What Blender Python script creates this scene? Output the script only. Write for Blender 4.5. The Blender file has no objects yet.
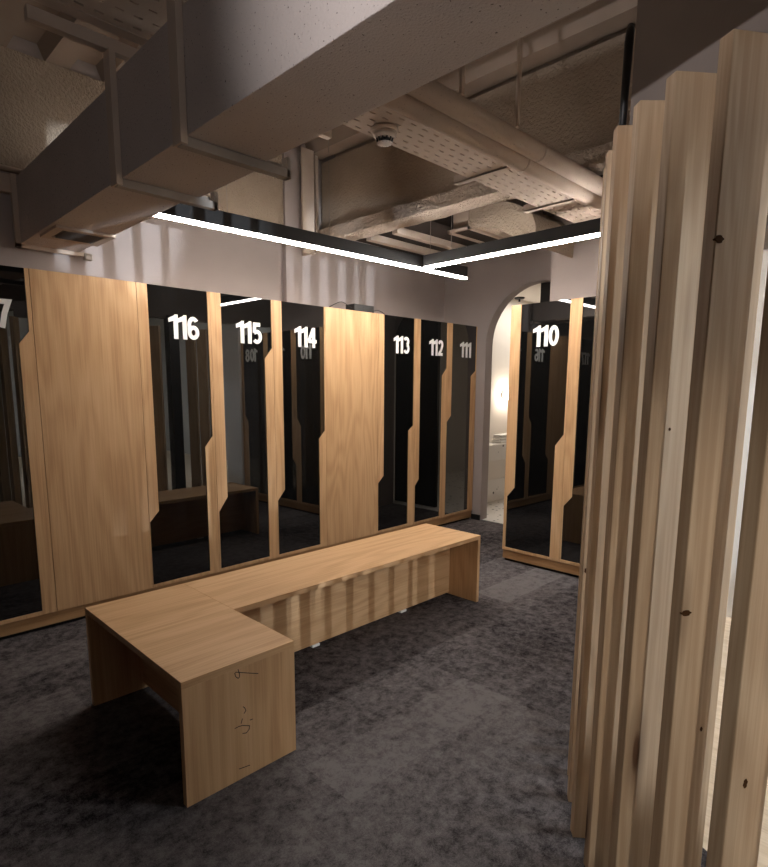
import bpy, bmesh, math, random
from mathutils import Vector, Matrix
random.seed(7)
scene = bpy.context.scene
COL = scene.collection
PI = math.pi

# ------------------------------------------------------------------ materials
def new_mat(name):
    m = bpy.data.materials.new(name); m.use_nodes = True
    nt = m.node_tree; b = nt.nodes['Principled BSDF']
    return m, nt, b

def N(nt, typ, **kw):
    n = nt.nodes.new(typ)
    for k, v in kw.items():
        if k in n.inputs: n.inputs[k].default_value = v
        else: setattr(n, k, v)
    return n

def ramp(nt, stops):
    n = nt.nodes.new('ShaderNodeValToRGB'); e = n.color_ramp.elements
    while len(e) < len(stops): e.new(0.5)
    for el, (p, c) in zip(e, stops):
        el.position = p; el.color = (*c, 1)
    return n

def plain(name, col, rough=0.6, spec=0.4, metal=0.0):
    m, nt, b = new_mat(name)
    b.inputs['Base Color'].default_value = (*col, 1); b.inputs['Roughness'].default_value = rough
    b.inputs['Specular IOR Level'].default_value = spec; b.inputs['Metallic'].default_value = metal
    return m

def wood(name, axis, dark, mid, light, knots=False, ringscale=1.0, rough=0.45, contrast=1.0):
    """figured timber, grain running along the given object axis"""
    m, nt, b = new_mat(name); L = nt.links.new
    tc = N(nt, 'ShaderNodeTexCoord'); oi = N(nt, 'ShaderNodeObjectInfo')
    off = N(nt, 'ShaderNodeVectorMath', operation='SCALE'); off.inputs[0].default_value = (13.1, 7.7, 9.3)
    L(oi.outputs['Random'], off.inputs['Scale'])
    add = N(nt, 'ShaderNodeVectorMath', operation='ADD'); L(tc.outputs['Object'], add.inputs[0]); L(off.outputs[0], add.inputs[1])
    s = [2.6 * ringscale] * 3; s[axis] = 0.42
    mp = N(nt, 'ShaderNodeMapping'); mp.inputs['Scale'].default_value = s; L(add.outputs[0], mp.inputs[0])
    n1 = N(nt, 'ShaderNodeTexNoise', Scale=1.0, Detail=2.5, Roughness=0.5, Distortion=0.3); L(mp.outputs[0], n1.inputs['Vector'])
    mul = N(nt, 'ShaderNodeMath', operation='MULTIPLY'); mul.inputs[1].default_value = 85.0; L(n1.outputs['Fac'], mul.inputs[0])
    sn = N(nt, 'ShaderNodeMath', operation='SINE'); L(mul.outputs[0], sn.inputs[0])
    s2 = [110.0] * 3; s2[axis] = 2.2
    mp2 = N(nt, 'ShaderNodeMapping'); mp2.inputs['Scale'].default_value = s2; L(add.outputs[0], mp2.inputs[0])
    n2 = N(nt, 'ShaderNodeTexNoise', Scale=1.0, Detail=3.0, Roughness=0.65); L(mp2.outputs[0], n2.inputs['Vector'])
    s3 = [5.0] * 3; s3[axis] = 0.5
    mp3 = N(nt, 'ShaderNodeMapping'); mp3.inputs['Scale'].default_value = s3; L(add.outputs[0], mp3.inputs[0])
    n3 = N(nt, 'ShaderNodeTexNoise', Scale=1.0, Detail=1.0); L(mp3.outputs[0], n3.inputs['Vector'])
    a1 = N(nt, 'ShaderNodeMath', operation='MULTIPLY_ADD'); a1.inputs[1].default_value = 0.085 * contrast; a1.inputs[2].default_value = 0.0; L(sn.outputs[0], a1.inputs[0])
    a2 = N(nt, 'ShaderNodeMath', operation='MULTIPLY_ADD'); a2.inputs[1].default_value = 0.72 * contrast; L(n2.outputs['Fac'], a2.inputs[0]); L(a1.outputs[0], a2.inputs[2])
    a3 = N(nt, 'ShaderNodeMath', operation='MULTIPLY_ADD'); a3.inputs[1].default_value = 0.22; a3.inputs[2].default_value = 0; L(n3.outputs['Fac'], a3.inputs[0]); L(a2.outputs[0], a3.inputs[2])
    r = ramp(nt, [(0.22, dark), (0.5, mid), (0.8, light)]); L(a3.outputs[0], r.inputs[0])
    out = r.outputs[0]
    if knots:
        sk = [7.0] * 3; sk[axis] = 1.25
        mpk = N(nt, 'ShaderNodeMapping'); mpk.inputs['Scale'].default_value = sk; L(add.outputs[0], mpk.inputs[0])
        vk = N(nt, 'ShaderNodeTexVoronoi', Scale=1.0); L(mpk.outputs[0], vk.inputs['Vector'])
        rk = ramp(nt, [(0.05, (1, 1, 1)), (0.085, (.55, .55, .55)), (0.22, (0, 0, 0))]); L(vk.outputs['Distance'], rk.inputs[0])
        mx = N(nt, 'ShaderNodeMix', data_type='RGBA'); mx.inputs[7].default_value = (0.10, 0.045, 0.02, 1)
        L(rk.outputs[0], mx.inputs[0]); L(out, mx.inputs[6]); out = mx.outputs[2]
        hs = N(nt, 'ShaderNodeHueSaturation'); L(out, hs.inputs['Color'])
        mr = N(nt, 'ShaderNodeMapRange'); mr.inputs[3].default_value = 0.86; mr.inputs[4].default_value = 1.12
        L(oi.outputs['Random'], mr.inputs[0]); L(mr.outputs[0], hs.inputs['Value']); out = hs.outputs[0]
    L(out, b.inputs['Base Color'])
    b.inputs['Roughness'].default_value = rough; b.inputs['Specular IOR Level'].default_value = 0.35
    bp = N(nt, 'ShaderNodeBump', Strength=0.08, Distance=0.002); L(a2.outputs[0], bp.inputs['Height']); L(bp.outputs[0], b.inputs['Normal'])
    return m

def rough_paint(name, c1, c2, scale=40, bump=0.3, specks=0.0, rough=0.85, dist=0.01):
    m, nt, b = new_mat(name); L = nt.links.new
    tc = N(nt, 'ShaderNodeTexCoord')
    n1 = N(nt, 'ShaderNodeTexNoise', Scale=2.3, Detail=4.0); L(tc.outputs['Object'], n1.inputs['Vector'])
    r = ramp(nt, [(0.3, c1), (0.7, c2)]); L(n1.outputs['Fac'], r.inputs[0]); out = r.outputs[0]
    n2 = N(nt, 'ShaderNodeTexNoise', Scale=scale, Detail=3.0, Roughness=0.6); L(tc.outputs['Object'], n2.inputs['Vector'])
    if specks:
        v = N(nt, 'ShaderNodeTexNoise', Scale=120.0, Detail=1.0); L(tc.outputs['Object'], v.inputs['Vector'])
        rs = ramp(nt, [(0.69, (0, 0, 0)), (0.74, (specks,) * 3)]); L(v.outputs['Fac'], rs.inputs[0])
        mx = N(nt, 'ShaderNodeMix', data_type='RGBA'); mx.inputs[7].default_value = (0.05, 0.04, 0.035, 1)
        L(rs.outputs[0], mx.inputs[0]); L(out, mx.inputs[6]); out = mx.outputs[2]
    L(out, b.inputs['Base Color'])
    bp = N(nt, 'ShaderNodeBump', Strength=bump, Distance=dist); L(n2.outputs['Fac'], bp.inputs['Height']); L(bp.outputs[0], b.inputs['Normal'])
    b.inputs['Roughness'].default_value = rough; b.inputs['Specular IOR Level'].default_value = 0.25
    return m

def emit(name, col, strength):
    m, nt, b = new_mat(name)
    b.inputs['Base Color'].default_value = (0.8, 0.8, 0.8, 1)
    b.inputs['Emission Color'].default_value = (*col, 1); b.inputs['Emission Strength'].default_value = strength
    return m

OAK = ((0.46, 0.265, 0.128), (0.60, 0.375, 0.197), (0.69, 0.455, 0.258))
M_oak_v = wood('oak_veneer_upright', 2, *OAK)
M_oak_x = wood('oak_veneer_lengthwise', 0, *OAK)
M_oak_y = wood('oak_veneer_crosswise', 1, *OAK)
M_plinth = wood('oak_plinth', 0, (0.33, 0.18, 0.08), (0.44, 0.255, 0.12), (0.50, 0.30, 0.15))
M_pine = wood('pine_board', 2, (0.46, 0.32, 0.20), (0.66, 0.51, 0.35), (0.75, 0.61, 0.45), knots=True, ringscale=1.6, rough=0.6, contrast=0.55)
M_palewood = wood('pale_floor_wood', 1, (0.62, 0.49, 0.35), (0.76, 0.63, 0.48), (0.82, 0.70, 0.56), rough=0.5)
M_glass = plain('black_mirror_glass', (0.004, 0.004, 0.004), 0.015, 0.5)
M_glass.node_tree.nodes['Principled BSDF'].inputs['IOR'].default_value = 1.82
M_white = plain('white_vinyl', (0.86, 0.86, 0.85), 0.5)
M_wall = rough_paint('painted_plaster', (0.345, 0.303, 0.290), (0.385, 0.338, 0.325), 90, 0.08)
M_spray = rough_paint('sprayed_fireproofing', (0.34, 0.275, 0.215), (0.43, 0.355, 0.28), 55, 0.7, dist=0.03)
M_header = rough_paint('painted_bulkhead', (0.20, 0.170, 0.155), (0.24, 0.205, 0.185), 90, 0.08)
M_steel = rough_paint('painted_steel', (0.50, 0.42, 0.35), (0.57, 0.48, 0.41), 60, 0.12)
M_deck = rough_paint('painted_metal_deck', (0.31, 0.25, 0.205), (0.38, 0.31, 0.26), 30, 0.1)
M_duct = rough_paint('painted_duct_insulation', (0.50, 0.445, 0.42), (0.56, 0.505, 0.48), 120, 0.6, specks=0.8, dist=0.008)
M_pipe = rough_paint('painted_pipe_lagging', (0.55, 0.46, 0.40), (0.62, 0.53, 0.46), 70, 0.25, specks=0.4)
M_flange = rough_paint('sprayed_flange', (0.47, 0.39, 0.32), (0.58, 0.49, 0.41), 48, 1.0, rough=0.9, dist=0.04)
M_tray = rough_paint('painted_cable_tray', (0.45, 0.375, 0.315), (0.51, 0.43, 0.37), 60, 0.06)
M_galv = rough_paint('galvanised_angle', (0.26, 0.235, 0.215), (0.40, 0.37, 0.34), 30, 0.1, rough=0.55)
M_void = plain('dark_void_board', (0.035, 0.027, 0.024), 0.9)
M_black = plain('black_powder_coat', (0.012, 0.012, 0.013), 0.45)
M_dark = plain('black_plastic', (0.015, 0.015, 0.015), 0.4)
M_kick = plain('black_toe_kick', (0.008, 0.008, 0.008), 0.6)
M_led = emit('led_diffuser', (1.0, 0.91, 0.82), 92.0)
M_led_fill = emit('led_diffuser_fill', (1.0, 0.91, 0.82), 18.0)
M_cream = plain('cream_plaster', (0.80, 0.75, 0.69), 0.8)
M_lounge = plain('white_plaster', (0.85, 0.85, 0.84), 0.8)
M_plastic = plain('white_plastic', (0.40, 0.345, 0.30), 0.45)
M_pen = plain('pen_ink', (0.02, 0.018, 0.016), 0.7)
M_towel = rough_paint('white_cotton', (0.7, 0.68, 0.64), (0.82, 0.80, 0.76), 60, 0.6)
M_amber = plain('amber_plastic', (0.75, 0.42, 0.10), 0.4)

def carpet_mat():
    m, nt, b = new_mat('mottled_carpet'); L = nt.links.new
    tc = N(nt, 'ShaderNodeTexCoord')
    n1 = N(nt, 'ShaderNodeTexNoise', Scale=17.0, Detail=10.0, Roughness=0.84); L(tc.outputs['Object'], n1.inputs['Vector'])
    n2 = N(nt, 'ShaderNodeTexNoise', Scale=1.1, Detail=2.0); L(tc.outputs['Object'], n2.inputs['Vector'])
    n3 = N(nt, 'ShaderNodeTexNoise', Scale=260.0, Detail=1.0); L(tc.outputs['Object'], n3.inputs['Vector'])
    # plank tiles, 0.25 x 1.0 m, laid lengthwise; each its own shade
    mp = N(nt, 'ShaderNodeMapping'); mp.inputs['Location'].default_value = (-0.19, 0.02, 0); L(tc.outputs['Object'], mp.inputs[0])
    br = N(nt, 'ShaderNodeTexBrick', offset=0.0); br.inputs['Scale'].default_value = 1.0
    br.inputs['Color1'].default_value = (0, 0, 0, 1); br.inputs['Color2'].default_value = (1, 1, 1, 1); br.inputs['Mortar Size'].default_value = 0.0
    br.inputs['Brick Width'].default_value = 0.98; br.inputs['Row Height'].default_value = 0.25
    L(mp.outputs[0], br.inputs['Vector'])
    rb = ramp(nt, [(0.35, (0, 0, 0)), (0.9, (.07, .07, .07))]); L(br.outputs['Color'], rb.inputs[0])
    sx = N(nt, 'ShaderNodeSeparateXYZ'); L(tc.outputs['Object'], sx.inputs[0])
    def inside(sock, lo, hi):
        a = N(nt, 'ShaderNodeMath', operation='GREATER_THAN'); a.inputs[1].default_value = lo; L(sock, a.inputs[0])
        c = N(nt, 'ShaderNodeMath', operation='LESS_THAN'); c.inputs[1].default_value = hi; L(sock, c.inputs[0])
        d = N(nt, 'ShaderNodeMath', operation='MULTIPLY'); L(a.outputs[0], d.inputs[0]); L(c.outputs[0], d.inputs[1]); return d.outputs[0]
    tot = None
    for (x0, x1, y0, y1, w) in [(1.19, 2.16, -2.27, -2.02, .085), (3.18, 4.1, -1.62, -1.37, .10), (-0.3, 0.75, -1.05, -0.8, .06)]:
        p = N(nt, 'ShaderNodeMath', operation='MULTIPLY'); L(inside(sx.outputs[0], x0, x1), p.inputs[0]); L(inside(sx.outputs[1], y0, y1), p.inputs[1])
        q = N(nt, 'ShaderNodeMath', operation='MULTIPLY'); q.inputs[1].default_value = w; L(p.outputs[0], q.inputs[0])
        if tot is None: tot = q.outputs[0]
        else:
            s = N(nt, 'ShaderNodeMath', operation='ADD'); L(tot, s.inputs[0]); L(q.outputs[0], s.inputs[1]); tot = s.outputs[0]
    v1 = N(nt, 'ShaderNodeMath', operation='MULTIPLY_ADD'); v1.inputs[1].default_value = 1.15; L(n1.outputs['Fac'], v1.inputs[0])
    m2 = N(nt, 'ShaderNodeMath', operation='MULTIPLY_ADD'); m2.inputs[1].default_value = 0.35; m2.inputs[2].default_value = -0.175; L(n2.outputs['Fac'], m2.inputs[0]); L(m2.outputs[0], v1.inputs[2])
    v2 = N(nt, 'ShaderNodeMath', operation='ADD'); L(v1.outputs[0], v2.inputs[0]); L(rb.outputs[0], v2.inputs[1])
    v3 = N(nt, 'ShaderNodeMath', operation='ADD'); L(v2.outputs[0], v3.inputs[0]); L(tot, v3.inputs[1])
    v4 = N(nt, 'ShaderNodeMath', operation='MULTIPLY_ADD'); v4.inputs[1].default_value = 0.22; v4.inputs[2].default_value = 0.0; L(n3.outputs['Fac'], v4.inputs[0])
    v5 = N(nt, 'ShaderNodeMath', operation='ADD'); L(v3.outputs[0], v5.inputs[0]); L(v4.outputs[0], v5.inputs[1])
    r = ramp(nt, [(0.56, (0.012, 0.010, 0.011)), (0.66, (0.060, 0.053, 0.056)), (0.88, (0.17, 0.157, 0.16))]); L(v5.outputs[0], r.inputs[0])
    L(r.outputs[0], b.inputs['Base Color']); b.inputs['Roughness'].default_value = 1.0; b.inputs['Specular IOR Level'].default_value = 0.1
    bp = N(nt, 'ShaderNodeBump', Strength=0.5, Distance=0.004); L(n3.outputs['Fac'], bp.inputs['Height']); L(bp.outputs[0], b.inputs['Normal'])
    return m
M_carpet = carpet_mat()

def terrazzo_mat():
    m, nt, b = new_mat('terrazzo'); L = nt.links.new
    tc = N(nt, 'ShaderNodeTexCoord')
    v = N(nt, 'ShaderNodeTexVoronoi', Scale=13.0); L(tc.outputs['Object'], v.inputs['Vector'])
    n = N(nt, 'ShaderNodeTexNoise', Scale=22.0, Detail=1.0); L(tc.outputs['Object'], n.inputs['Vector'])
    ad = N(nt, 'ShaderNodeMath', operation='MULTIPLY_ADD'); ad.inputs[1].default_value = 0.5; L(n.outputs['Fac'], ad.inputs[0]); L(v.outputs['Distance'], ad.inputs[2])
    r = ramp(nt, [(0.42, (0.05, 0.042, 0.04)), (0.45, (0.78, 0.75, 0.71))]); L(ad.outputs[0], r.inputs[0])
    L(r.outputs[0], b.inputs['Base Color']); b.inputs['Roughness'].default_value = 0.3
    return m
M_terr = terrazzo_mat()

# ------------------------------------------------------------------ geometry helpers
class MB:
    def __init__(self): self.bm = bmesh.new()
    def box(self, x0, x1, y0, y1, z0, z1, bev=0.0):
        b = bmesh.new()
        r = bmesh.ops.create_cube(b, size=1.0)
        for v in r['verts']:
            v.co = Vector(((x0 + x1) / 2 + v.co.x * (x1 - x0), (y0 + y1) / 2 + v.co.y * (y1 - y0), (z0 + z1) / 2 + v.co.z * (z1 - z0)))
        if bev: bmesh.ops.bevel(b, geom=b.edges[:], offset=bev, segments=2, affect='EDGES', profile=0.5)
        return self._merge(b)
    def _merge(self, b):
        me = bpy.data.meshes.new('tmp'); b.to_mesh(me); b.free(); self.bm.from_mesh(me); bpy.data.meshes.remove(me); return self
    def prism(self, poly, axis, a, c, bev=0.0):
        """polygon in the two axes left of `axis`, extruded from a to c"""
        b = bmesh.new(); vs = []
        for p in poly:
            co = [0, 0, 0]; k = [i for i in range(3) if i != axis]
            co[k[0]], co[k[1]] = p; co[axis] = a; vs.append(b.verts.new(co))
        f = b.faces.new(vs)
        ex = bmesh.ops.extrude_face_region(b, geom=[f])
        d = [0, 0, 0]; d[axis] = c - a
        bmesh.ops.translate(b, verts=[v for v in ex['geom'] if isinstance(v, bmesh.types.BMVert)], vec=d)
        bmesh.ops.recalc_face_normals(b, faces=b.faces[:])
        if bev: bmesh.ops.bevel(b, geom=b.edges[:], offset=bev, segments=2, affect='EDGES', profile=0.5)
        else: bmesh.ops.triangulate(b, faces=[f for f in b.faces if len(f.verts) > 4])
        return self._merge(b)
    def tube(self, pts, r, n=12, caps=True):
        b = bmesh.new(); pts = [Vector(p) for p in pts]; rings = []
        for i, p in enumerate(pts):
            t = (pts[min(i + 1, len(pts) - 1)] - pts[max(i - 1, 0)]).normalized()
            u = t.orthogonal().normalized() if i == 0 else (u - t * u.dot(t)).normalized()
            w = t.cross(u); rr = r[i] if isinstance(r, (list, tuple)) else r
            rings.append([b.verts.new(p + (u * math.cos(2 * PI * k / n) + w * math.sin(2 * PI * k / n)) * rr) for k in range(n)])
        for a, c in zip(rings, rings[1:]):
            for k in range(n): b.faces.new((a[k], a[(k + 1) % n], c[(k + 1) % n], c[k]))
        if caps: b.faces.new(rings[0][::-1]); b.faces.new(rings[-1])
        bmesh.ops.recalc_face_normals(b, faces=b.faces[:])
        for f in b.faces: f.smooth = len(f.verts) == 4
        return self._merge(b)
    def lathe(self, prof, c=(0, 0, 0), n=32):
        b = bmesh.new(); rings = []
        for r, z in prof:
            rings.append([b.verts.new((c[0] + max(r, 1e-4) * math.cos(2 * PI * k / n), c[1] + max(r, 1e-4) * math.sin(2 * PI * k / n), c[2] + z)) for k in range(n)])
        for a, d in zip(rings, rings[1:]):
            for k in range(n): b.faces.new((a[k], a[(k + 1) % n], d[(k + 1) % n], d[k]))
        b.faces.new(rings[0][::-1]); b.faces.new(rings[-1])
        bmesh.ops.recalc_face_normals(b, faces=b.faces[:])
        for f in b.faces: f.smooth = len(f.verts) == 4
        return self._merge(b)
    def build(self, name, mat, parent=None, loc=None):
        me = bpy.data.meshes.new(name); self.bm.to_mesh(me); self.bm.free(); me.materials.append(mat)
        o = bpy.data.objects.new(name, me); COL.objects.link(o)
        if parent is not None: o.parent = parent
        if loc: o.location = loc
        return o

def tag(o, label, cat, group=None):
    o['label'] = label; o['category'] = cat
    if group: o['group'] = group
    return o
def thing(name, label, cat, loc=(0, 0, 0), rz=0.0, group=None):
    o = bpy.data.objects.new(name, None); COL.objects.link(o); o.location = loc; o.rotation_euler = (0, 0, rz); o.empty_display_size = 0.1
    return tag(o, label, cat, group)
def struct(o): o['kind'] = 'structure'; return o

# ------------------------------------------------------------------ room shell
HC = 3.30                     # underside of the metal deck
struct(MB().box(-2.2, 5.08, -6.1, 0.45, -0.06, 0.0).build('floor', M_carpet))
b = MB()                       # wall behind the lockers: upper part set a little proud
b.box(-2.2, 5.17, 0.45, 0.60, 0.0, HC + .25)
struct(b.build('wall_left', M_wall))
struct(MB().box(-2.2, 2.93, 0.425, 0.45, 2.63, HC - 0.005).build('trim_1', M_spray))
struct(MB().box(-2.35, -2.2, -6.1, 0.60, 0.0, HC + .25).build('wall_near', M_wall))
struct(MB().box(-2.35, 1.2, -6.25, -6.1, 0.0, HC + .25).build('wall_back', M_wall))
struct(MB().box(1.2, 1.32, -6.25, -4.35, 0.0, HC + .25).build('wall_partition', M_wall))
# end wall with the arched opening
AY, AR, AZ = -0.66, 0.56, 1.835
out = [(0.45, 0.0), (0.45, HC + .25), (-2.75, HC + .25), (-2.75, 0.0), (AY - AR, 0.0)]
for k in range(0, 33):
    a = PI - k * PI / 32
    out.append((AY + AR * math.cos(a), AZ + AR * math.sin(a)))
out.append((AY + AR, 0.0))
struct(MB().prism(out, 0, 5.05, 5.17).build('wall_end', M_wall))
struct(MB().box(4.49, 5.05, -2.60, -1.10, 0.0, HC + .25).build('wall_right', M_wall))
struct(MB().box(5.035, 5.05, -0.10, 0.01, 0.0, 0.055, .002).build('baseboard_end', M_kick))
# corrugated metal deck, ribs running across the locker wall
prof = []; x = -2.4; per = 0.33
while x < 5.6:
    prof += [(x, HC), (x + .13, HC), (x + .165, HC + .085), (x + .295, HC + .085)]; x += per
poly = prof + [(prof[-1][0], HC + .2), (prof[0][0], HC + .2)]
struct(MB().prism(poly, 1, -9.8, 0.62).build('ceiling', M_deck))
# boarded-off void beyond the beam
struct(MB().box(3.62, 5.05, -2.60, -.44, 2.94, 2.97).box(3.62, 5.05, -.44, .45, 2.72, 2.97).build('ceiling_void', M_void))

# dropped header wall over the timber screen
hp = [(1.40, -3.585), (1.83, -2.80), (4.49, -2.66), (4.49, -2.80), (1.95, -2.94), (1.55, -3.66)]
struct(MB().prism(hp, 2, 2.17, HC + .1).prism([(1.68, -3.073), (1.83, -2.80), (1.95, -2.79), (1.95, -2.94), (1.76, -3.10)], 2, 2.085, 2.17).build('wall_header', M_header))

struct(MB().box(3.95, 4.10, -2.95, -2.615, 0.0, 2.17).build('wall_pier', M_lounge))

# ------------------------------------------------------------------ bathroom beyond the arch
struct(MB().box(5.08, 8.2, -2.2, 0.42, -0.06, 0.004).build('floor_bathroom', M_terr))
struct(MB().box(5.17, 8.2, 0.40, 0.50, 0.0, 2.6).build('wall_bathroom_left', M_cream))
struct(MB().box(8.2, 8.3, -2.2, 0.5, 0.0, 2.6).build('wall_bathroom_end', M_cream))
struct(MB().box(5.17, 8.2, -2.3, -2.2, 0.0, 2.6).build('wall_bathroom_right', M_cream))
struct(MB().box(5.17, 8.2, -2.3, 0.5, 2.48, 2.56).build('ceiling_bathroom', M_cream))
struct(MB().box(5.30, 8.2, 0.385, 0.40, 0.0, 0.28, .003).build('baseboard_bathroom', M_terr))
t = thing('vanity_counter', 'white terrazzo vanity counter seen through the arched opening', 'vanity', (6.6, 0.40, 0.0))
MB().box(-1.05, 1.05, -0.215, -0.016, 0.56, 0.745, .004).build('counter_slab', M_terr, t)
b = MB()
for k, (z, w) in enumerate([(0.0, .17), (.035, .16), (.07, .15)]):
    b.box(-w, w, -.07 + .006 * k, .07 - .006 * k, z, z + .034, .014)
o = b.build('folded_towel', M_towel, loc=(6.05, 0.285, 0.747)); tag(o, 'white folded towels piled on the terrazzo vanity beyond the arch', 'towel')
t = thing('soap_bottle', 'dark soap bottle standing on the vanity beside the towels', 'bottle', (6.35, 0.29, 0.745))
MB().lathe([(.03, 0), (.032, .01), (.032, .10), (.02, .125), (.012, .13), (.012, .145)]).build('bottle_body', M_amber, t)
MB().lathe([(.016, .143), (.016, .165), (.008, .17), (.008, .185)]).box(-.008, .05, -.008, .008, .178, .19, .002).build('pump', M_dark, t)
t = thing('downlight_spot', 'small black ceiling spotlight inside the bathroom above the vanity', 'light', (6.30, 0.30, 2.48))
MB().lathe([(.06, 0), (.06, -.012), (.05, -.02), (.0, -.02)]).build('mounting_plate', M_black, t)
MB().tube([(0, 0, -.018), (0, 0, -.05)], .012).build('stem', M_black, t)
t = thing('wall_sconce', 'round glowing wall lamp on the bathroom wall above the vanity', 'light', (6.18, 0.40, 1.32))
MB().tube([(0, 0, 0), (0, -.03, 0)], .05, 24).build('wall_plate', M_cream, t)
MB().lathe([(.0, -.06), (.04, -.05), (.062, -.02), (.065, 0), (.062, .02), (.04, .05), (.0, .06)], (0, -.085, 0)).build('globe', emit('bathroom_globe', (1.0, .86, .70), 45), t)
t = thing('door_leaf', 'tall black door standing open inside the arched opening', 'door', (5.21, -0.60, 0.004))
MB().box(0, 0.045, -0.62, 0.0, 0.004, 2.445, .003).build('panel', M_dark, t)

# ------------------------------------------------------------------ numbers on the glass
def arc(cx, cy, rx, ry, a0, a1, n=14):
    return [(cx + rx * math.cos(math.radians(a0 + (a1 - a0) * i / n)), cy + ry * math.sin(math.radians(a0 + (a1 - a0) * i / n))) for i in range(n + 1)]
SW = 0.0265
STROKES = {   # centre lines in a 0.085 x 0.150 box
 '0': [arc(.0425, .075, .0275, .060, 90, 450, 28)],
 '6': [arc(.0425, .047, .0275, .032, 180, 540, 24), [(.015, .047), (.015, .085)] + arc(.0425, .095, .0275, .040, 180, 35, 12)],
 '9': [arc(.0425, .103, .0275, .032, 0, 360, 24), [(.070, .103), (.070, .065)] + arc(.0425, .055, .0275, .040, 0, -145, 12)],
 '5': [[(.070, .136), (.024, .136), (.019, .078)], [(.019, .078)] + arc(.041, .051, .029, .036, 125, -140, 20)],
 '4': [[(.057, .0), (.057, .150)], [(.052, .140), (.010, .052)], [(.004, .047), (.084, .047)]],
 '3': [arc(.040, .108, .026, .028, 150, -75, 14), arc(.041, .047, .029, .033, 75, -150, 16)],
 '2': [arc(.042, .105, .027, .031, 165, -25, 14) + [(.050, .055), (.020, .018)], [(.006, .015), (.074, .015)]],
 '8': [arc(.0425, .110, .0255, .026, 0, 360, 22), arc(.0425, .047, .0285, .033, 0, 360, 22)],
 '7': [[(.006, .136), (.072, .136), (.050, .075), (.034, .0)]],
}
def ribbon(b, pts, w, y0, y1):
    n = len(pts); P = [Vector((p[0], p[1])) for p in pts]
    closed = (P[0] - P[-1]).length < 1e-5
    if closed: P = P[:-1]; n -= 1
    L, R = [], []
    for i in range(n):
        pa = P[i - 1] if (i or closed) else P[i]; pc = P[(i + 1) % n] if (i < n - 1 or closed) else P[i]
        d1 = (P[i] - pa); d2 = (pc - P[i])
        d1 = d1.normalized() if d1.length > 1e-9 else d2.normalized(); d2 = d2.normalized() if d2.length > 1e-9 else d1
        nn = Vector((-d1.y - d2.y, d1.x + d2.x)).normalized(); k = max(0.5, nn.dot(Vector((-d1.y, d1.x))))
        L.append(P[i] + nn * (w / 2 / k)); R.append(P[i] - nn * (w / 2 / k))
    bm = b.bm; vv = [[bm.verts.new((p.x, yy, p.y)) for p in S] for S in (L, R) for yy in (y0, y1)]
    rng = range(n if closed else n - 1)
    for i in rng:
        j = (i + 1) % n
        for A, B in ((0, 2), (3, 1), (1, 0), (2, 3)):
            bm.faces.new((vv[A][i], vv[A][j], vv[B][j], vv[B][i]))
def number_mesh(text, x, z, mat, parent, y=-0.002):
    b = MB(); cx = x
    for ch in text:
        if ch == '1':
            pl = [(.0335, 0), (.0635, 0), (.0635, .153), (.044, .153), (.038, .146), (.0, .128), (.0, .102), (.0335, .112)]
            b.prism([(cx + p[0], z + p[1]) for p in pl], 1, y, y + 0.0025); cx += .0605
        else:
            cx += .006
            for s in STROKES[ch]: ribbon(b, [(cx + p[0], z + p[1]) for p in s], SW, y + .0002 * random.random(), y + 0.0025)
            cx += .088
    bmesh.ops.recalc_face_normals(b.bm, faces=b.bm.faces[:])
    return b.build('locker_number', mat, parent)

# ------------------------------------------------------------------ lockers
HL, ZG, ZD, ZP = 2.026, 0.117, 0.094, 0.02
def locker(num, w, left, right, loc, rz, label, glow=None):
    """left/right = (upper strip width, lower strip width, z of chamfer top, z of chamfer foot)"""
    t = thing('locker', label, 'locker', loc, rz, 'numbered black glass lockers')
    h = w / 2; g = 0.0014
    MB().box(-h + .0005, h - .0005, .021, .44, ZD, HL).build('carcass', M_oak_v, t)
    d = MB(); x0, x1 = -h + g, h - g
    lu, ll, lz1, lz2 = left; ru, rl, rz1, rz2 = right
    top = HL - .002
    d.prism([(x0, ZG), (x0 + ll, ZG), (x0 + ll, lz2), (x0 + lu, lz1), (x0 + lu, top), (x0, top)], 1, 0.0, .020)
    d.prism([(x1, ZG), (x1, top), (x1 - ru, top), (x1 - ru, rz1), (x1 - rl, rz2), (x1 - rl, ZG)], 1, 0.0, .020)
    d.prism([(x0, ZD + .001), (x1, ZD + .001), (x1, ZG), (x0, ZG)], 1, 0.0, .020)
    door = d.build('door', M_oak_v, t)
    gp = MB().prism([(x0 + ll, ZG), (x1 - rl, ZG), (x1 - rl, rz2), (x1 - ru, rz1), (x1 - ru, top), (x0 + lu, top), (x0 + lu, lz1), (x0 + ll, lz2)], 1, 0.0037, .0165)
    gl = gp.build('glass_panel', M_glass, door); gl['label'] = 'black mirror glass'; gl.rotation_euler = (0, 0, math.radians(.95 if rz == 0 else -.95))
    number_mesh(num, -h + .195, 1.704, M_white, door, y=-.0005)['label'] = 'white number ' + num
    return t
LW = [  # number, x0, x1, left strip, right strip
 ('117', .431, .934, (.066, .004, .60, .53), (.020, .074, 1.694, 1.625)),
 ('116', 1.511, 2.001, (.066, .003, .602, .535), (.015, .073, 1.066, .993)),
 ('115', 2.001, 2.503, (.080, .010, .628, .530), (.009, .073, 1.681, 1.603)),
 ('114', 2.503, 3.000, (.077, .010, .620, .542), (.010, .070, 1.055, .990)),
 ('113', 3.590, 4.080, (.075, .008, .6145, .553), (.014, .080, 1.049, 1.005)),
 ('112', 4.080, 4.558, (.068, .016, .532, .473), (.007, .076, 1.589, 1.519)),
 ('111', 4.558, 5.036, (.069, .005, 1.126, 1.062), (.004, .081, 1.574, 1.520)),
]
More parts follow.
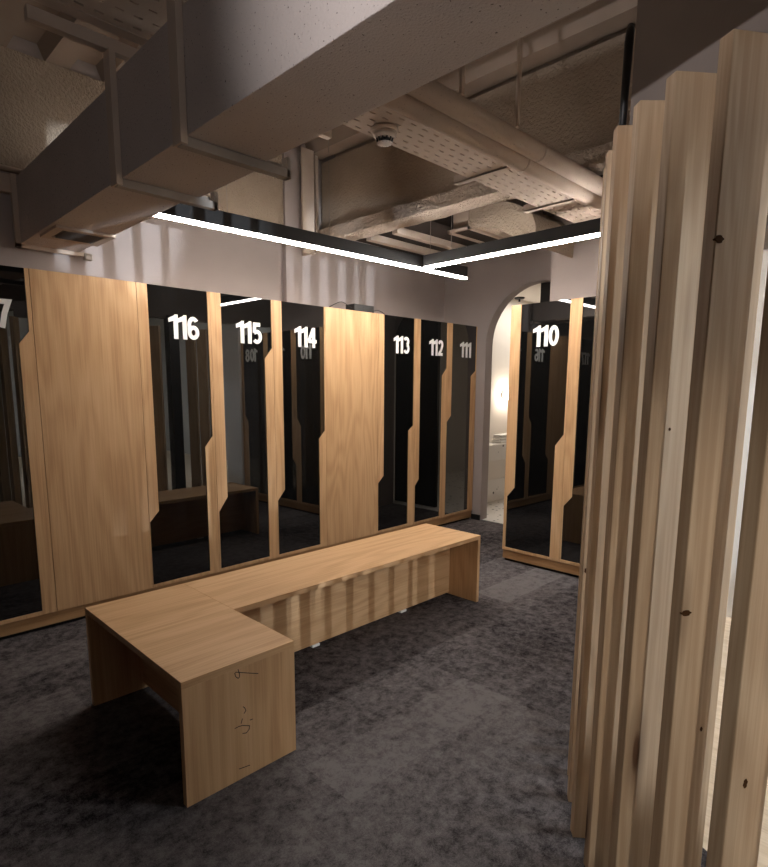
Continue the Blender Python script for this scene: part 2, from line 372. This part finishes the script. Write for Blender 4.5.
for num, x0, x1, lf, rt in LW:
    side = {'117': 'cut by the left edge of the photo', '116': 'right of the widest plain oak cabinet', '115': 'between lockers 116 and 114',
            '114': 'left of the second plain oak cabinet', '113': 'right of the second plain oak cabinet', '112': 'between lockers 113 and 111',
            '111': 'last in the row, beside the arch'}[num]
    locker(num, x1 - x0, lf, rt, ((x0 + x1) / 2, 0, 0), 0, 'tall black glass locker numbered %s, %s' % (num, side))
def wide_cabinet(x0, x1, label):
    w = x1 - x0; h = w / 2
    t = thing('tall_cabinet', label, 'cabinet', ((x0 + x1) / 2, 0, 0), 0, 'plain oak cabinets in the locker row')
    MB().box(-h + .0005, h - .0005, .021, .44, ZD, HL).build('carcass', M_oak_v, t)
    MB().box(-h + .0016, h - .0016, 0, .020, ZD + .001, HL - .001, .0008).build('door', M_oak_v, t)
wide_cabinet(.934, 1.511, 'tall plain oak cabinet between lockers 117 and 116')
wide_cabinet(3.000, 3.590, 'tall plain oak cabinet between lockers 114 and 113')
BX = 3.97
BLK = [('110', -1.068, -1.565, (.086, .022, .614, .535), (.012, .075, 1.061, .975), 'first in the short row beside the arch'),
       ('109', -1.565, -2.062, (.074, .012, .605, .531), (.010, .074, 1.68, 1.60), 'second in the short row, mostly behind the timber boards'),
       ('108', -2.062, -2.559, (.074, .012, .605, .531), (.012, .075, 1.06, .985), 'hidden behind the timber boards, seen mirrored in locker 115')]
for num, y0, y1, lf, rt, where in BLK:
    locker(num, y0 - y1, lf, rt, (BX, (y0 + y1) / 2, 0), -PI / 2, 'tall black glass locker numbered %s, %s' % (num, where))
o = MB().box(BX, BX + .44, -2.60, -2.56, 0.0, HL, .001).build('end_panel', M_oak_v); tag(o, 'oak end panel closing the far side of the short locker row', 'panel')
t = thing('plinth', 'long low oak plinth under the main locker row', 'plinth', (0, 0, 0), 0, 'oak plinths under the lockers')
MB().box(0.43, 5.034, .008, .43, .022, ZD - .001, .001).build('plinth_board', M_plinth, t)
MB().box(0.44, 5.032, .03, .42, 0.0, .022).build('toe_kick', M_kick, t)
t = thing('plinth', 'short oak plinth under locker 110 and its neighbours', 'plinth', (BX, -1.07, 0), -PI / 2, 'oak plinths under the lockers')
MB().box(0.0, 1.487, .010, .43, .022, ZD - .001, .001).build('plinth_board', M_plinth, t)
MB().box(0.01, 1.48, .03, .42, 0.0, .022).build('toe_kick', M_kick, t)
# small box left on top of the second oak cabinet
t = thing('router_box', 'small black box with cables lying on top of the second oak cabinet', 'device', (3.44, 0.07, HL))
MB().box(-.115, .115, -.055, .055, 0.0, .058, .004).build('casing', M_dark, t)
cp = [(-.08 - .30 * s, -.04 + .02 * math.sin(6 * s), .004 + .055 * math.sin(PI * s)) for s in [i / 14 for i in range(15)]]
MB().tube(cp, .003, 6).build('cable', M_dark, t)
cp = [(.10 + .16 * s, -.04, .012 + .02 * math.sin(PI * s) - .006 * s) for s in [i / 10 for i in range(11)]]
MB().tube(cp, .003, 6).build('cable', M_dark, t)

# ------------------------------------------------------------------ L-shaped bench
bx0, bx1, bx2, by0, by1, by2, BT, TH = .777, 1.231, 3.060, -1.912, -1.479, -1.017, .450, .026
t = thing('bench', 'L-shaped oak bench with slab ends standing on the dark carpet', 'bench', (bx0, by0, 0))
def loc_box(x0, x1, y0, y1, z0, z1, bev=.0012): return MB().box(x0 - bx0, x1 - bx0, y0 - by0, y1 - by0, z0, z1, bev)
loc_box(bx0, bx1, by0, by2, BT - TH, BT).build('seat_top', M_oak_x, t)
loc_box(bx1 + .001, bx2, by1, by2, BT - TH, BT).build('seat_top', M_oak_x, t)
loc_box(bx0, bx1, by0, by0 + TH, 0, BT - TH).build('end_panel', M_oak_v, t)
loc_box(bx0, bx1, by2 - TH, by2, 0, BT - TH).build('end_panel', M_oak_v, t)
loc_box(bx2 - TH, bx2, by1, by2, 0, BT - TH).build('end_panel', M_oak_v, t)
rail = loc_box(bx1 + .001, bx2 - TH, -1.253, -1.230, .012, BT - TH).build('centre_rail', M_oak_x, t)
for px in (1.859, 2.565):
    loc_box(px - .025, px + .025, -1.262, -1.226, 0, .013, .001).build('glide', M_white, rail)
loc_box(1.000, 1.022, by0 + TH, by2 - TH, .03, BT - TH).build('centre_rail', M_oak_y, t)
for s in [[(0.972, 0.41), (0.979, 0.414), (1.023, 0.395), (1.069, 0.376)], [(0.974, 0.41), (0.977, 0.398), (0.986, 0.388), (0.992, 0.391), (0.992, 0.403), (0.987, 0.422)],
          [(1.002, 0.275), (1.009, 0.267), (1.013, 0.255), (1.005, 0.247)], [(0.966, 0.206), (0.983, 0.207), (0.998, 0.204), (1.026, 0.191), (1.024, 0.178), (1.012, 0.169), (0.996, 0.174)],
          [(0.998, 0.231), (0.992, 0.214)], [(1.028, 0.212), (1.04, 0.211)], [(0.977, 0.044), (1.023, 0.037)]]:
    pen = MB(); ribbon(pen, [(p[0] - bx0, p[1]) for p in s], .0028, -.0006, .0004)
    pen.build('pen_mark', M_pen, t)['label'] = 'dark handwritten pen stroke'

# ------------------------------------------------------------------ linear LED lights
def led(label, a, c, z, wires, dif=M_led):
    a, c = Vector(a), Vector(c); L = (c - a).length; ang = math.atan2(c.y - a.y, c.x - a.x)
    t = thing('linear_pendant_light', label, 'light', (a.x, a.y, z), ang, 'black linear LED lights')
    MB().box(0, L, -.019, .019, .010, .092, .001).box(0, .003, -.019, .019, 0, .011).box(L - .003, L, -.019, .019, 0, .011).build('housing', M_black, t)
    MB().box(.004, L - .004, -.0165, .0165, -.0045, .0095).build('diffuser', dif, t)
    for w in wires: MB().tube([(w, 0, .07), (w, 0, HC - z)], .0016, 6).build('suspension_wire', M_galv, t)
led('long black LED line hung parallel to the main locker row', (1.415, -.47), (4.06, -.56), 2.30, (.45, 1.2, 2.2))
led('black LED line hung across the room towards the timber boards', (3.496, -.592), (3.496, -2.35), 2.30, (.25, 1.5))

led('added black LED fill line behind the viewer, out of view', (-.6, -4.75), (.75, -4.75), 2.30, (.2, 1.1), M_led_fill)  # extra LED line added out of view to raise the ambient light

# ------------------------------------------------------------------ air duct with hangers
t = thing('air_duct', 'large square painted air duct crossing overhead on steel hangers', 'duct', (1.0, 0.42, 2.22))
MB().box(.010, .330, -1.50, 0.0, .010, .375, .003).build('duct_section', M_duct, t)
MB().box(.0, .340, -2.075, -1.51, 0.0, .385, .003).build('duct_section', M_duct, t)
MB().box(.0, .315, -5.9, -2.085, 0.0, .385, .003).build('duct_section', M_duct, t)
b = MB().box(-.018, .385, -.03, -.002, -.012, .012, .001).box(-.018, .012, -.03, -.002, -.012, .39, .001).build('end_flange', M_steel, t)
MB().box(.355, .40, -.05, -.01, -.032, .006, .002).build('angle_end', M_galv, t)
for yy, zt in ((-1.54, .46), (-2.085, 1.08)):
    h = MB().box(-.020, .42, yy - .022, yy + .012, -.034, -.002, .001).box(-.020, .42, yy + .008, yy + .012, -.034, .02).build('hanger_angle', M_galv, t)
    MB().box(-.028, -.003, yy - .030, yy + .028, -.03, zt, .001).build('hanger_strap', M_steel, h)
    MB().box(.405, .425, yy - .022, yy + .012, -.034, .04, .001).build('angle_end', M_galv, h)
MB().box(-.30, 1.1, -1.56, -1.525, .455, .50, .001).build('trapeze_channel', M_steel, t)
gr = MB().box(.03, .335, -.61, -.565, -.004, .010).box(.03, .335, -.37, -.325, -.004, .010).box(.03, .075, -.565, -.37, -.004, .010).box(.29, .335, -.565, -.37, -.004, .010)
g = gr.build('vent_grille', M_tray, t)
s = MB()
for k in range(11): s.box(.095, .285, -.565 + .019 * k, -.559 + .019 * k, -.004, .008)
s.box(.09, .29, -.575, -.365, .006, .0095)
s.build('louvre', plain('grey_louvre', (0.11, 0.10, 0.095), .6), g)
cp = [(1.16 + .12 * s_, -.85 - .05 * s_, 2.60 + .10 * math.sin(PI * s_)) for s_ in [i / 14 for i in range(15)]]
o = MB().tube(cp, .006, 8).build('cable_loop', M_dark); tag(o, 'thin black cable loop rising behind the top of the air duct', 'cable')

# ------------------------------------------------------------------ perforated trays, pipes, smoke detector
def perforated(name, x0, x1, y0, y1, z, nx, ny, mat, parent, sl=.44, sw=.085):
    b = MB(); bm = b.bm; dx, dy = (x1 - x0) / nx, (y1 - y0) / ny
    for i in range(nx):
        for j in range(ny):
            sh = dx * (.17 if j % 2 else -.17); cx, cy = x0 + dx * (i + .5), y0 + dy * (j + .5)
            o_ = [(cx - dx / 2, cy - dy / 2), (cx + dx / 2, cy - dy / 2), (cx + dx / 2, cy + dy / 2), (cx - dx / 2, cy + dy / 2)]
            hx, hy = dx * sl / 2, dy * sw
            i_ = [(cx + sh - hx, cy - hy), (cx + sh + hx, cy - hy), (cx + sh + hx, cy + hy), (cx + sh - hx, cy + hy)]
            vo = [bm.verts.new((*p, z)) for p in o_]; vi = [bm.verts.new((*p, z)) for p in i_]
            for k in range(4): bm.faces.new((vo[k], vo[(k + 1) % 4], vi[(k + 1) % 4], vi[k]))
    bmesh.ops.remove_doubles(bm, verts=bm.verts[:], dist=1e-5)
    bmesh.ops.recalc_face_normals(bm, faces=bm.faces[:])
    o = b.build(name, mat, parent); md = o.modifiers.new('thickness', 'SOLIDIFY'); md.thickness = .0025; return o
t = thing('cable_tray', 'perforated cable tray beside the two pipes, smoke detector under it', 'cable tray', (0, 0, 2.5))
perforated('tray_base', 1.346, 4.12, -1.845, -1.615, 0, 37, 5, M_tray, t)
MB().box(1.346, 4.12, -1.617, -1.612, -.002, .055).build('side_rail', M_tray, t)
MB().box(1.346, 4.12, -1.850, -1.845, -.002, .055).build('side_rail', M_tray, t)
for xx in (2.64, 3.35):
    MB().box(xx, xx + .04, -1.85, -1.52, -.012, -.004, .001).box(xx, xx + .005, -1.85, -1.52, -.012, .028).build('support_bracket', M_tray, t)
MB().box(3.86, 3.93, -1.84, -1.74, -.012, .07, .003).box(3.94, 3.98, -1.83, -1.79, .0, .10, .003).build('end_connector', M_plastic, t)
for yy, rr, zz, lab in ((-1.897, .0425, 2.517, 'thick painted pipe touching the perforated cable tray'), (-1.986, .0425, 2.541, 'painted pipe next to the hanging rods, farthest from the cable tray')):
    t = thing('overhead_pipe', lab, 'pipe', (1.40, yy, zz), 0, 'painted pipes under the ceiling')
    MB().tube([(0, 0, 0), (3.2, 0, 0)], rr, 24).build('pipe_run', M_pipe, t)
    for cx in (1.30, 2.25): MB().tube([(cx, 0, 0), (cx + .012, 0, 0)], rr + .0015, 24).build('pipe_clamp', M_tray, t)
for (xx, zt), lab in zip(((2.02, HC), (2.433, HC)), ('thin hanging rod beside the air duct', 'thin hanging rod in front of the sprayed beam')):
    o = MB().box(xx - .011, xx + .011, -2.042, -2.026, 2.56, zt, .002).build('hanger_rod', M_steel); tag(o, lab + ', carrying the pipes', 'rod', 'hanger rods')
t = thing('smoke_detector', 'round white smoke detector fixed under the cable tray', 'smoke detector', (1.905, -1.715, 2.4955))
MB().lathe([(.058, 0), (.060, -.012), (.056, -.018)]).build('base', M_tray, t)
MB().lathe([(.052, -.018), (.050, -.030), (.040, -.040), (.036, -.042)]).build('housing', M_tray, t)
b = MB()
for k in range(12):
    a = 2 * PI * k / 12; c_, s_ = math.cos(a), math.sin(a)
    b.tube([(.036 * c_, .036 * s_, -.041), (.028 * c_, .028 * s_, -.062)], .0035, 6)
b.lathe([(.024, -.040), (.022, -.060)]).build('sensor_cage', M_dark, t)
MB().lathe([(.033, -.058), (.032, -.062), (.012, -.065), (.0, -.065)]).build('cap', M_tray, t)
# second tray near the left corner of the ceiling
t = thing('cable_tray', 'slotted cable tray running behind the air duct in the upper left corner', 'cable tray', (0, 0, 2.74))
perforated('tray_base', .52, 2.04, -1.62, -1.20, 0, 22, 6, M_steel, t, .46, .085)
MB().box(.52, 2.04, -1.199, -1.145, -.006, -.001, .001).build('front_lip', M_tray, t)
MB().box(.52, 2.04, -1.150, -1.145, -.001, .05).build('side_rail', M_tray, t)
MB().box(.52, 2.04, -1.625, -1.620, -.004, .05).build('side_rail', M_tray, t)
for xx in (.78, 1.55):
    MB().box(xx - .006, xx + .006, -1.40, -1.388, .002, HC - 2.74).build('drop_rod', M_steel, t)

# ------------------------------------------------------------------ sprayed steel beam and column
def lumpy(o, strength, size, seed_mat=None, cuts=5):
    bm = bmesh.new(); bm.from_mesh(o.data)
    bmesh.ops.subdivide_edges(bm, edges=[e for e in bm.edges if e.calc_length() > .04], cuts=cuts, use_grid_fill=True)
    bmesh.ops.subdivide_edges(bm, edges=[e for e in bm.edges if e.calc_length() > .05], cuts=5, use_grid_fill=True)
    bm.to_mesh(o.data); bm.free()
    tx = bpy.data.textures.new(o.name, 'CLOUDS'); tx.noise_scale = size; tx.noise_depth = 3
    md = o.modifiers.new('lumps', 'DISPLACE'); md.texture = tx; md.strength = strength; md.mid_level = .5
    return o
t = thing('ceiling_beam', 'deep fireproofed steel beam crossing the ceiling above the LED lights', 'beam', (3.33, .425, 2.62))
MB().box(.0, .035, -3.2, 0.0, .07, HC - .035 - 2.62).build('web', M_spray, t)
lumpy(MB().box(-.085, .115, -3.2, 0.0, -.005, .085).build('bottom_flange', M_flange, t), .038, .035)
t = thing('steel_column', 'painted steel column standing against the wall under the beam', 'column', (3.06, .445, 2.03))
MB().box(-.135, .03, -.045, .0, .0, HC - 2.035, .001).build('pilaster', M_wall, t)
MB().box(.045, .075, -.10, .0, .46, HC - 2.035, .001).build('web', M_steel, t)
MB().box(-.01, .11, -.115, -.10, .46, HC - 2.035, .001).build('front_flange', M_steel, t)
MB().box(.17, .20, -.06, .0, .50, HC - 2.035, .001).build('edge_strip', M_steel, t)
# conduit stub on the wall beside the duct end
t = thing('junction_box', 'small painted junction box on the wall left of the air duct', 'junction box', (.955, .425, 2.50))
MB().box(-.045, .025, -.045, .0, 0, .10, .004).build('box_body', M_steel, t)
MB().tube([(-.40, -.03, .13), (.1, -.03, .135)], .013, 10).build('conduit', M_steel, t)
# black cable hanging at the edge of the header
o = MB().tube([(1.864, -2.770, 2.455), (1.854, -2.774, 2.435), (1.848, -2.775, 2.405), (1.848, -2.772, 2.25), (1.848, -2.770, 2.09)], [.008, .012, .013, .011, .010], 12).build('cable_conduit', M_black)
tag(o, 'black conduit hanging down the edge of the header wall', 'conduit')
# air-conditioning duct and strips in the void beyond the beam
t = thing('ventilation_box', 'painted ventilation box with a slotted outlet beyond the beam', 'vent', (3.90, -.50, 2.65))
MB().prism([(-.19, .28), (-.19, .01), (-.44, -.05), (-.78, -.23), (-.79, -.10), (-.75, .0), (-.64, .08), (-.50, .135), (-.44, .28)], 0, 0, .62).build('box_body', M_spray, t)
MB().box(.05, .62, -.19, .0, .012, .26, .002).build('plenum', M_steel, t)
f = MB().box(-.01, .64, -.205, -.185, -.012, .012).box(-.01, .64, -.01, .01, -.012, .012).box(-.01, .01, -.205, .01, -.012, .012).box(.62, .64, -.205, .01, -.012, .012)
MB().box(.01, .62, -.185, -.01, .004, .011).build('outlet_void', M_void, f.build('outlet_frame', M_tray, t))
for k, yy in enumerate((.19, -.12)):
    struct(MB().box(3.66, 5.04, yy - .03, yy + .03, 2.665, 2.72, .002).build('trim_%d' % (k + 2), M_steel))

# ------------------------------------------------------------------ timber screen of upright pine boards
SH = 2.07
near = [((1.298, -3.329), -24), ((1.335, -3.198), -34), ((1.413, -3.071), -38), ((1.490, -2.967), -44), ((1.585, -2.874), -50), ((1.723, -2.789), -56), ((1.849, -2.721), -64)]
far = [((1.985, -2.700), -72), ((2.12, -2.690), -80)] + [((2.26 + .14 * k, -2.68 + .006 * k), -88 if k < 4 else -124) for k in range(11)]
back = [((1.290, -3.470), -18), ((1.285, -3.610), -12), ((1.285, -3.750), -6), ((1.285, -3.890), -2), ((1.285, -4.03), 0), ((1.285, -4.17), 0)]
names = ['knotty pine board nearest the right edge of the photo', 'wide pine board with the big dark knot, left of the narrow bright gap',
         'pine board just left of the one with the big dark knot', 'third pine board left of the narrow bright gap',
         'pine board between the two thinnest-looking boards and the middle of the screen', 'thin-looking pine board second from the left end of the screen',
         'pine board at the left end of the timber screen']
def slat(pos, ang, label):
    o = MB().box(0, .115, 0, .036, 0, SH, .0025).build('timber_board', M_pine, None, (pos[0], pos[1], 0)); o.rotation_euler = (0, 0, math.radians(ang))
    return tag(o, label, 'board', 'upright pine boards of the curved screen')
KNOTS = {0: [(.045, .57, .006, .011)], 1: [(.011, .905, .012, .007), (.009, 1.69, .010, .008), (.078, .62, .003, .006)], 2: [(.052, 1.30, .003, .004)], 5: [(.012, .82, .006, .009)]}
M_knot = plain('dark_knot', (0.060, 0.028, 0.012), 0.95, 0.05)
for i, ((p, a), lab) in enumerate(zip(near, names)):
    o = slat(p, a, lab)
    for (kx, kz, rx, rz_) in KNOTS.get(i, []):
        b = MB(); n = 20
        ring = [(kx + rx * math.cos(2 * PI * k / n) * (1 + .22 * math.sin(1.9 * k + i)), kz + rz_ * math.sin(2 * PI * k / n)) for k in range(n)]
        b.prism(ring, 1, -.0006, .004)
        b.build('knot', M_knot, o)['label'] = 'dark knot in the pine'
for p, a in far:
    if abs(p[0] - 3.165) > .12: slat(p, a, 'pine board standing behind the visible boards, seen only mirrored in the lockers')
for p, a in back: slat(p, a, 'pine board of the screen outside the right edge of the photo')
o = MB().box(3.10, 3.22, -2.80, -2.685, 0, 2.20, .003).build('black_post', M_black); tag(o, 'black post among the pine boards, seen mirrored in locker 116', 'post')

# ------------------------------------------------------------------ bright lounge beyond the screen
struct(MB().box(1.1, 6.0, -9.6, -6.1, -.06, 0).prism([(6.0, -6.1), (6.0, -2.64), (4.49, -2.64), (2.6, -2.78), (1.96, -2.94), (1.56, -3.68), (1.34, -4.4), (1.34, -6.1)], 2, -.058, .001).build('floor_lounge', M_palewood))
struct(MB().box(6.0, 6.1, -9.7, -2.3, 0, 3.2).build('wall_lounge_end', M_lounge))
struct(MB().box(-.6, 6.0, -9.75, -9.6, 0, 3.2).build('wall_lounge_back', M_lounge))
struct(MB().box(-.7, -.6, -9.75, -6.25, 0, 3.2).build('wall_lounge_near', M_lounge))
struct(MB().box(-.6, 1.1, -9.6, -6.25, -.06, 0).build('floor_lounge_side', M_lounge))
struct(MB().prism([(-.6, -9.6), (6.0, -9.6), (6.0, -2.82), (4.49, -2.82), (1.96, -2.96), (1.56, -3.68), (1.34, -4.4), (1.34, -6.2), (-.6, -6.2)], 2, 2.95, 3.0).build('ceiling_lounge', M_lounge))
t = thing('lounge_fill_panel', 'added unseen fill panel on the lounge ceiling, brightening the lounge behind the boards', 'light', (3.6, -5.6, 2.94))  # unseen glowing panel added to brighten the lounge and the backs of the boards
MB().box(-.62, .62, -.62, .62, -.02, .0).build('frame', M_black, t)
MB().box(-.6, .6, -.6, .6, -.03, -.021).build('diffuser', emit('lounge_fill_glow', (.90, .96, 1.0), 27), t)

# ------------------------------------------------------------------ lamps and added fill spots
def light(name, typ, loc, energy, col, **kw):
    d = bpy.data.lights.new(name, typ); d.energy = energy; d.color = col
    for k, v in kw.items(): setattr(d, k, v)
    o = bpy.data.objects.new(name, d); COL.objects.link(o); o.location = loc; return o
def aim(o, p): o.rotation_euler = (Vector(p) - o.location).to_track_quat('-Z', 'Y').to_euler()
CW = (.86, .93, 1.0)
for loc, to, en, half in (((3.0, -9.2, .30), (1.55, .45, 2.52), 2800, 3.3), ((.7, -9.2, .30), (3.5, .45, 2.42), 2000, 3.6),
                          ((3.0, -9.2, .30), (2.2, -1.25, .06), 420, 6.5), ((1.62, -9.2, 1.30), (1.44, -3.15, 1.1), 700, 8.0),
                          ((1.5, -8.5, 2.30), (3.95, -2.80, .9), 900, 6.0)):
    l = light('lounge_helper_spot', 'SPOT', loc, en, CW, spot_size=math.radians(2 * half), spot_blend=.5, shadow_soft_size=.025); aim(l, to)  # unseen spots added: stripes through the board gaps, last one brightens the pier
l = light('bathroom_lamp', 'AREA', (6.5, -.02, 2.46), 13, (1.0, .93, .84), shape='RECTANGLE', size=1.2, size_y=.3)
l = light('duct_fill', 'SPOT', (-1.5, -4.9, 1.7), 34, (1.0, .93, .90), spot_size=math.radians(40), spot_blend=.8, shadow_soft_size=.03); aim(l, (1.0, -1.3, 2.45))  # added fill without a fixture, lifts the left face of the duct
l = light('board_fill', 'SPOT', (-.35, -4.7, 2.0), 85, (1.0, .93, .84), spot_size=math.radians(40), spot_blend=.8, shadow_soft_size=.06); aim(l, (1.5, -2.98, .45))  # added fill without a fixture, brightens the board faces towards the camera
l = light('duct_spot', 'SPOT', (-.7, -3.0, 2.15), 115, (1.0, .93, .92), spot_size=math.radians(50), spot_blend=1.0, shadow_soft_size=.03); aim(l, (1.0, -2.72, 2.45))
w = bpy.data.worlds.new('World'); scene.world = w; w.use_nodes = True
w.node_tree.nodes['Background'].inputs[0].default_value = (0.02, 0.02, 0.022, 1); w.node_tree.nodes['Background'].inputs[1].default_value = 0.2

# ------------------------------------------------------------------ camera
F, CX, CY = 574.996, 370.005, 476.967
yw, pt, rl = math.radians(45.6857), math.radians(-8.7664), math.radians(.1498)
fw = Vector((math.cos(yw) * math.cos(pt), math.sin(yw) * math.cos(pt), math.sin(pt)))
rt = Vector((math.sin(yw), -math.cos(yw), 0)); up = rt.cross(fw)
rt2 = rt * math.cos(rl) + up * math.sin(rl); up2 = up * math.cos(rl) - rt * math.sin(rl)
cd = bpy.data.cameras.new('camera'); cam = bpy.data.objects.new('camera', cd); COL.objects.link(cam)
cam.matrix_world = Matrix(((rt2.x, up2.x, -fw.x, 0), (rt2.y, up2.y, -fw.y, -3.5811), (rt2.z, up2.z, -fw.z, 1.3936), (0, 0, 0, 1)))
cd.sensor_fit = 'HORIZONTAL'; cd.sensor_width = 36; cd.lens = F * 36 / 768
cd.shift_x = (384 - CX) / 768; cd.shift_y = (CY - 433.5) / 768; cd.clip_start = .02
scene.camera = cam
scene.cycles.use_denoising = True
scene.cycles.max_bounces = 10; scene.cycles.diffuse_bounces = 5; scene.cycles.sample_clamp_indirect = 8
vs = scene.view_settings; vs.view_transform = 'Standard'; vs.look = 'None'; vs.gamma = 1.0; vs.use_curve_mapping = False; vs.exposure = 0.02
